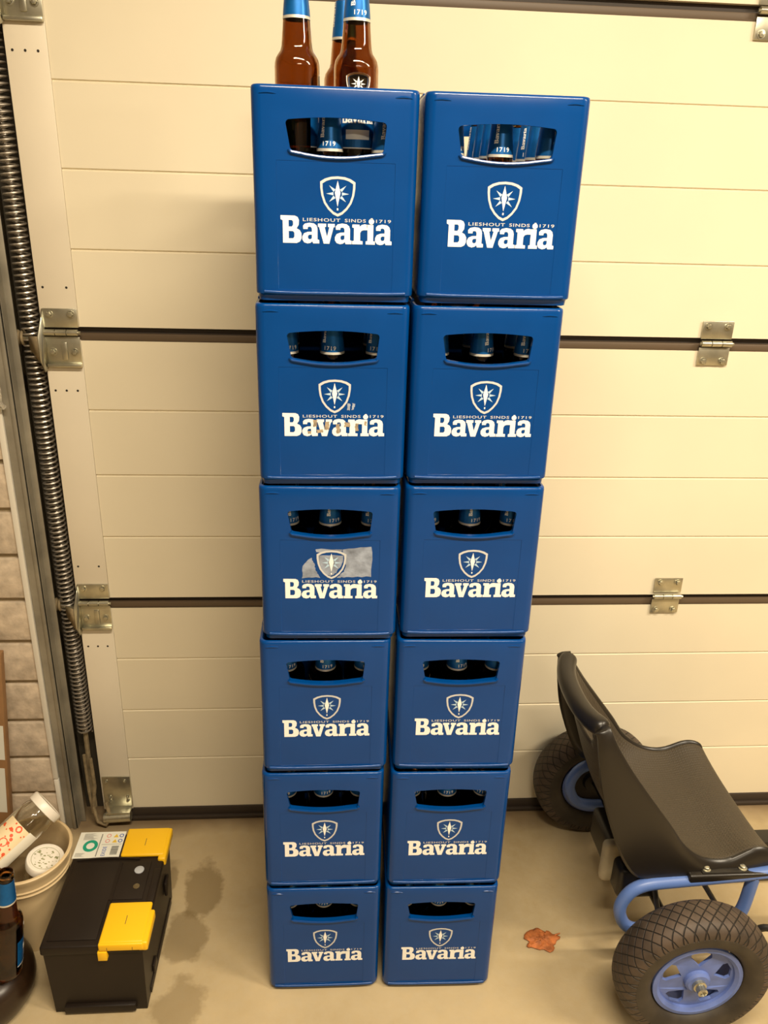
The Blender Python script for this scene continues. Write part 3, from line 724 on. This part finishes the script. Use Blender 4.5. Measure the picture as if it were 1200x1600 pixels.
def jar(name, R, H, lidH, label):
    t = empty(name, (0, 0, 0)); tag(t, label, 'jar')
    b = B(); o_ = [(.0001, .002), (R * .85, 0), (R * .97, .004), (R, .010), (R, H - .028), (R * .95, H - .018), (R * .86, H - .010), (R * .86, H)]
    i_ = [(R * .80, H), (R * .80, H - .010), (R * .89, H - .020), (R * .94, H - .03), (R * .94, .012), (R * .9, .007), (.0001, .006)]
    b.lathe(o_ + i_, 40); b.build('glass_body', M['jar_glass'], t)
    b = B(); RL = R * 1.0
    b.lathe([(RL * .9, H - .008), (RL, H - .008), (RL, H - .008 + lidH - .003), (RL - .002, H - .008 + lidH), (RL * .82, H - .008 + lidH), (RL * .80, H - .009 + lidH), (.0001, H - .009 + lidH)], 48)
    ld = b.build('lid', M['lid_white'], t); ld['label'] = 'cream white screw lid'
    return t, ld, H - .009 + lidH
t, ld, zt = jar('glass_jar', .0375, .150, .017, 'clear glass jar with white lid leaning in the bucket, orange patterned label')
b = B(); Rj = .0378
def band2(b, a0, a1, z0, z1, e=0, n=16, mi=0):
    b.rings([[Vector(((Rj + e) * math.sin(a0 + (a1 - a0) * i / n), -(Rj + e) * math.cos(a0 + (a1 - a0) * i / n), z)) for i in range(n + 1)] for z in (z0, z1)], False, False, close=False, mi=mi)
band2(b, -1.1, .45, .025, .098, mi=0); band2(b, .45, 1.25, .020, .100, mi=1)
for i in range(34):
    a = random.uniform(-1.05, .4); z = random.uniform(.028, .095); r = random.choice([.0015, .002, .0035]) if i else .007
    if i == 1: a, z, r = -.2, .055, .009
    if i == 0: a, z, r = -.1, .09, .007
    f = lambda x, y: Vector(((Rj + .0004) * math.sin(a + x / Rj), -(Rj + .0004) * math.cos(a + x / Rj), z + y))
    b.poly([(r * math.cos(q * PI / 5), r * math.sin(q * PI / 5)) for q in range(10)], [], f, 2)
lb = b.build('jar_label', [M['jar_label'], M['jar_label_white'], M['jar_orange']], t); lb['label'] = 'cream label with orange pattern and white strip'
JT = Vector((-.600, -.270, .285)); JB = JT - Vector((.68, .60, .43)) * .12
d = (JT - JB).normalized()
t.rotation_mode = 'QUATERNION'; t.rotation_quaternion = Vector((0, 0, 1)).rotation_difference(d)
t.location = JT - d * .150
t, ld, zt = jar('glass_jar', .0385, .125, .016, 'jar with white lid bearing a green floral ring, upright in the bucket')
b = B()
ringp = lambda r0, r1, n=40: b.poly([(r0 * math.cos(2 * PI * q / n), r0 * math.sin(2 * PI * q / n)) for q in range(n)], [[(r1 * math.cos(-2 * PI * q / n), r1 * math.sin(-2 * PI * q / n)) for q in range(n)]], lambda x, y: Vector((x, y, zt + .0005)))
ringp(.0282, .0274)
for i in range(46):
    a = random.uniform(0, 2 * PI); r = .026 * math.sqrt(random.uniform(.02, 1)); s = random.uniform(.0007, .0019)
    b.poly([(r * math.cos(a) + s * 1.5 * math.cos(q * PI / 3 + a), r * math.sin(a) + s * math.sin(q * PI / 3 + a)) for q in range(6)], [], lambda x, y: Vector((x, y, zt + .0004)))
b.build('lid_print', M['lid_print'], ld, smooth=False)
d = (Vector((-.594, -.327, .195)) - Vector((-.620, -.322, .075))).normalized()
t.rotation_mode = 'QUATERNION'; t.rotation_quaternion = Vector((0, 0, 1)).rotation_difference(d); t.location = (-.620, -.322, .072)

t = empty('round_tub', (-.690, -.487, 0)); tag(t, 'dark brown rounded tub on the floor at the lower left corner', 'tub')
b = B(); b.lathe([(.0001, .001), (.080, .001), (.092, .008), (.101, .024), (.106, .045), (.104, .066), (.096, .084), (.082, .096), (.065, .1025), (.04, .1045), (.0001, .1045)], 56)
b.build('tub_body', M['tub'], t)

# ------------------------------------------------------------------ orange scrap on the floor
b = B(); n = 40; rings = []
for ri in (1.0, .8, .55, .3, .05):
    rings.append([Vector((.462 + ri * (.036 + .006 * math.sin(a * 5 + 1) + .003 * math.sin(a * 11)) * math.cos(a), -.402 + ri * (.027 + .004 * math.sin(a * 4) + .003 * math.sin(a * 9)) * math.sin(a), .0005 + (1 - ri) * .003 + (.0022 * math.sin(a * 7 + ri * 9) if ri < 1 else 0) + .002)) for a in [2 * PI * q / n for q in range(n)]])
b.rings(rings, False, True)
b.tube([(.495, -.392, .003), (.508, -.388, .004)], [.002, .001], 6)
o = b.build('dried_leaf', M['orange_scrap']); tag(o, 'crumpled dried orange leaf lying on the concrete right of the crates', 'leaf')
so = o.modifiers.new('s', 'SOLIDIFY'); so.thickness = .0012

# ------------------------------------------------------------------ pedal go-kart
K = empty('pedal_go_kart', (.68, -.33, 0)); tag(K, 'blue framed pedal go-kart with black bucket seat parked right of the crates', 'go-kart')
def wheel(cx, cy, cz, sgn, yaw=0, lbl=''):
    """axis along y; sgn -1: outer face towards -y"""
    Mx = Matrix.Rotation(-PI / 2 if sgn > 0 else PI / 2, 4, 'X')
    loc = Vector((cx, cy, cz))
    b = B()
    RR = .083
    # dish with five wide spokes and triangular windows
    b.lathe([(RR - .002, -.030), (RR + .002, -.026), (RR - .004, -.022), (RR - .006, .020), (RR + .004, .026), (RR + .0035, .030), (RR - .004, .031), (RR - .010, .026), (RR - .011, .0), (RR - .010, -.026)], 48, Mx, loop=True)
    def P(r, a): return (r * math.cos(a), r * math.sin(a))
    holes = []
    for k in range(5):
        a = 2 * PI * k / 5 + .3
        holes.append([P(.033, a), P(.058, a + .36), P(.066, a + .30), P(.069, a), P(.066, a - .30), P(.058, a - .36)])
    outer = [P(RR - .008, 2 * PI * q / 40) for q in range(40)]
    b.prism(outer, .006, [list(reversed(h)) for h in holes], lambda x, y, d_: Mx @ Vector((x, y, .014 + d_ + .006 * (1 - math.hypot(x, y) / RR))))
    b.lathe([(.026, .014), (.024, .030), (.020, .034), (.0001, .034)], 24, Mx)
    o = b.build('wheel', M['rim_blue'], ang=30); o.location = loc; o.rotation_euler = (0, 0, yaw); under(o, K); o['label'] = lbl
    b = B(); pr = []
    for q in range(28):   # tyre section
        a = 2 * PI * q / 28; c, s = math.cos(a), math.sin(a)
        pr.append((.117 + .033 * (abs(c) ** .8) * (1 if c > 0 else -1), .041 * (abs(s) ** .75) * (1 if s > 0 else -1)))
    b.lathe(pr, 72, Mx, loop=True)
    ty = b.build('tyre', M['tyre'], o, ang=60); ty['label'] = 'dusty black tyre with diamond tread'
    b = B(); b.lathe([(.0125, .034), (.0125, .040), (.0095, .041), (.0095, .052), (.006, .054), (.005, .050), (.0001, .050)], 20, Mx)
    an = b.build('axle_nut', M['zinc'], o); an['label'] = 'bright steel axle nut'
    return o
wheel(.690, -.597, .150, -1, 0, 'near blue wheel')
fw = wheel(.665, -.062, .150, 1, 0, 'far blue wheel')
b = B(); b.lathe([(.0001, .0), (.066, .0), (.066, .008), (.030, .012), (.026, .020), (.0001, .020)], 40, Matrix.Rotation(PI / 2, 4, 'X'))
o = b.build('added_dark_disc', M['black_steel'], fw)  # black disc added to darken the far wheel where light showed through its windows
b = B(); b.tube([(.69, -.61, .15), (.665, -.06, .15)], .009, 12); under(b.build('axle', M['black_steel']), K)

# seat shell
def bez(P, n):
    out = []
    for i in range(len(P) - 1):
        p0 = P[max(i - 1, 0)]; p1 = P[i]; p2 = P[i + 1]; p3 = P[min(i + 2, len(P) - 1)]
        for k in range(n):
            t_ = k / n
            out.append(tuple(.5 * ((2 * p1[j]) + (-p0[j] + p2[j]) * t_ + (2 * p0[j] - 5 * p1[j] + 4 * p2[j] - p3[j]) * t_ ** 2 + (-p0[j] + 3 * p1[j] - 3 * p2[j] + p3[j]) * t_ ** 3) for j in range(len(p1))))
    out.append(tuple(P[-1])); return out
# (centre x, centre z, edge x, edge z, half width)
PF = bez([(.885, .275, .880, .268, .155), (.880, .300, .878, .316, .163), (.84, .300, .84, .328, .168), (.785, .285, .785, .305, .172), (.72, .280, .735, .312, .174), (.64, .292, .69, .345, .174), (.585, .335, .655, .395, .172),
          (.555, .400, .614, .450, .168), (.532, .470, .570, .510, .160), (.510, .540, .538, .560, .150), (.500, .575, .524, .588, .140), (.492, .590, .518, .598, .130), (.482, .588, .505, .594, .126)], 5)
SYC = -.315; NU = 26
def seat_pt(i, u):
    cx, cz, ex, ez, hw = PF[i]
    w_ = abs(u) ** 2.6
    return Vector((cx + (ex - cx) * w_, SYC + hw * u * (1 - .04 * abs(u) ** 4), cz + (ez - cz) * w_))
b = B(); nv = len(PF)
vv = [[b.bm.verts.new(seat_pt(i, -1 + 2 * j / NU)) for j in range(NU + 1)] for i in range(nv)]
for i in range(nv - 1):
    for j in range(NU):
        um = abs(-1 + 2 * (j + .5) / NU)
        if 43 <= i <= 49 and um < .62 - .05 * abs(i - 46): continue
        f = b.bm.faces.new((vv[i][j], vv[i][j + 1], vv[i + 1][j + 1], vv[i + 1][j]))
o = b.build('seat_shell', M['seat'], ang=60); under(o, K)
so = o.modifiers.new('s', 'SOLIDIFY'); so.thickness = .010; so.offset = -1
sb = o.modifiers.new('b', 'SUBSURF'); sb.levels = 1; sb.render_levels = 1
o['label'] = 'black moulded bucket seat with hand slot in the backrest'
LW = bez([(.905, .268), (.89, .270), (.86, .270), (.79, .268), (.73, .266), (.67, .264), (.605, .266), (.568, .305), (.536, .38), (.512, .455), (.498, .53), (.492, .578), (.488, .586)], 5)
b = B()
for sgn in (-1, 1):
    rs = []
    for i in range(nv):
        e = seat_pt(i, sgn); l = Vector((LW[i][0], SYC + sgn * (PF[i][4] + .012), LW[i][1])); m_ = (e + l) / 2 + Vector((.004, sgn * .010, .004))
        o1 = e + Vector((0, sgn * .004, .004)); q1 = e + Vector((0, sgn * .011, -.001))
        rs.append([e, o1, q1, m_, l, l + Vector((.006, -sgn * .012, 0)), e + Vector((0, -sgn * .008, -.012))])
    b.rings(rs, True, True)
b.tube([seat_pt(nv - 5, -1.02 + 2.04 * j / 20) + Vector((.0, 0, -.010)) for j in range(21)], [.014] + [.020] * 19 + [.018], 16)
sr = b.build('seat_rim', M['black_gloss'], ang=75); o = under(sr, K); o['label'] = 'glossy black rolled rim of the seat'
sb = o.modifiers.new('b', 'SUBSURF'); sb.levels = 1; sb.render_levels = 1
# mounting flange, plate and bolts on the near edge
b = B(); b.box(.70, .92, -.512, -.480, .272, .292, bevel=.005, seg=3); under(b.build('seat_flange', M['black_gloss']), K)
b = B(); b.box(.727, .822, -.507, -.487, .292, .2945, bevel=.001); o = under(b.build('mounting_plate', M['black_steel']), K)
for x in (.738, .812):
    b = B(); b.lathe([(.0085, 0), (.0085, .0015), (.006, .002), (.0055, .006), (.003, .0075), (.0001, .0075)], 20, Matrix.Translation((x, -.497, .2945)))
    under(b.build('seat_bolt', M['zinc']), K)
# frame
def rnd(P, r=.02, n=5):
    out = [Vector(P[0])]
    for i in range(1, len(P) - 1):
        a, p, c = Vector(P[i - 1]), Vector(P[i]), Vector(P[i + 1])
        d1 = (a - p).normalized() * min(r, (a - p).length * .45); d2 = (c - p).normalized() * min(r, (c - p).length * .45)
        for k in range(n + 1):
            t_ = k / n; out.append((p + d1) * (1 - t_) ** 2 + p * 2 * t_ * (1 - t_) + (p + d2) * t_ ** 2)
    out.append(Vector(P[-1])); return out
for sgn, y in ((-1, -.500), (1, -.145)):
    b = B(); b.tube(rnd([(1.05 if sgn < 0 else .88, y, .315 if sgn < 0 else .285), (.862, y, .283), (.60, y, .262), (.570, y, .205), (.595, y, .145), (.66, y, .138), (.80, y, .150), (.832, y, .170), (.838, y, .280)], .045, 7), .0125, 14, flat=1.0)
    o = under(b.build('frame_tube', M['kart_blue']), K); o['label'] = 'blue painted frame tube'
for P, r_ in (([(.645, -.47, .262), (.665, -.50, .155)], .0055), ([(.735, -.47, .262), (.80, -.47, .16)], .0055), ([(.90, -.53, .135), (.91, -.53, .150), (1.1, -.48, .150)], .008),
              (rnd([(.84, -.52, .14), (.87, -.53, .175), (.90, -.545, .16), (.925, -.56, .11), (.97, -.57, .09)], .02), .007)):
    b = B(); b.tube(P, r_, 10); under(b.build('linkage_rod', M['black_steel']), K)
b = B(); b.box(.60, 1.15, -.345, -.305, .165, .205, bevel=.004); b.box(.595, .68, -.44, -.25, .155, .235, bevel=.012, seg=3)
under(b.build('main_beam', M['black_steel']), K)
b = B(); b.box(.572, .640, -.400, -.375, .160, .265, bevel=.012, seg=3)
o = under(b.build('chain_guard', M['guard']), K); o['label'] = 'beige plastic chain guard under the seat'
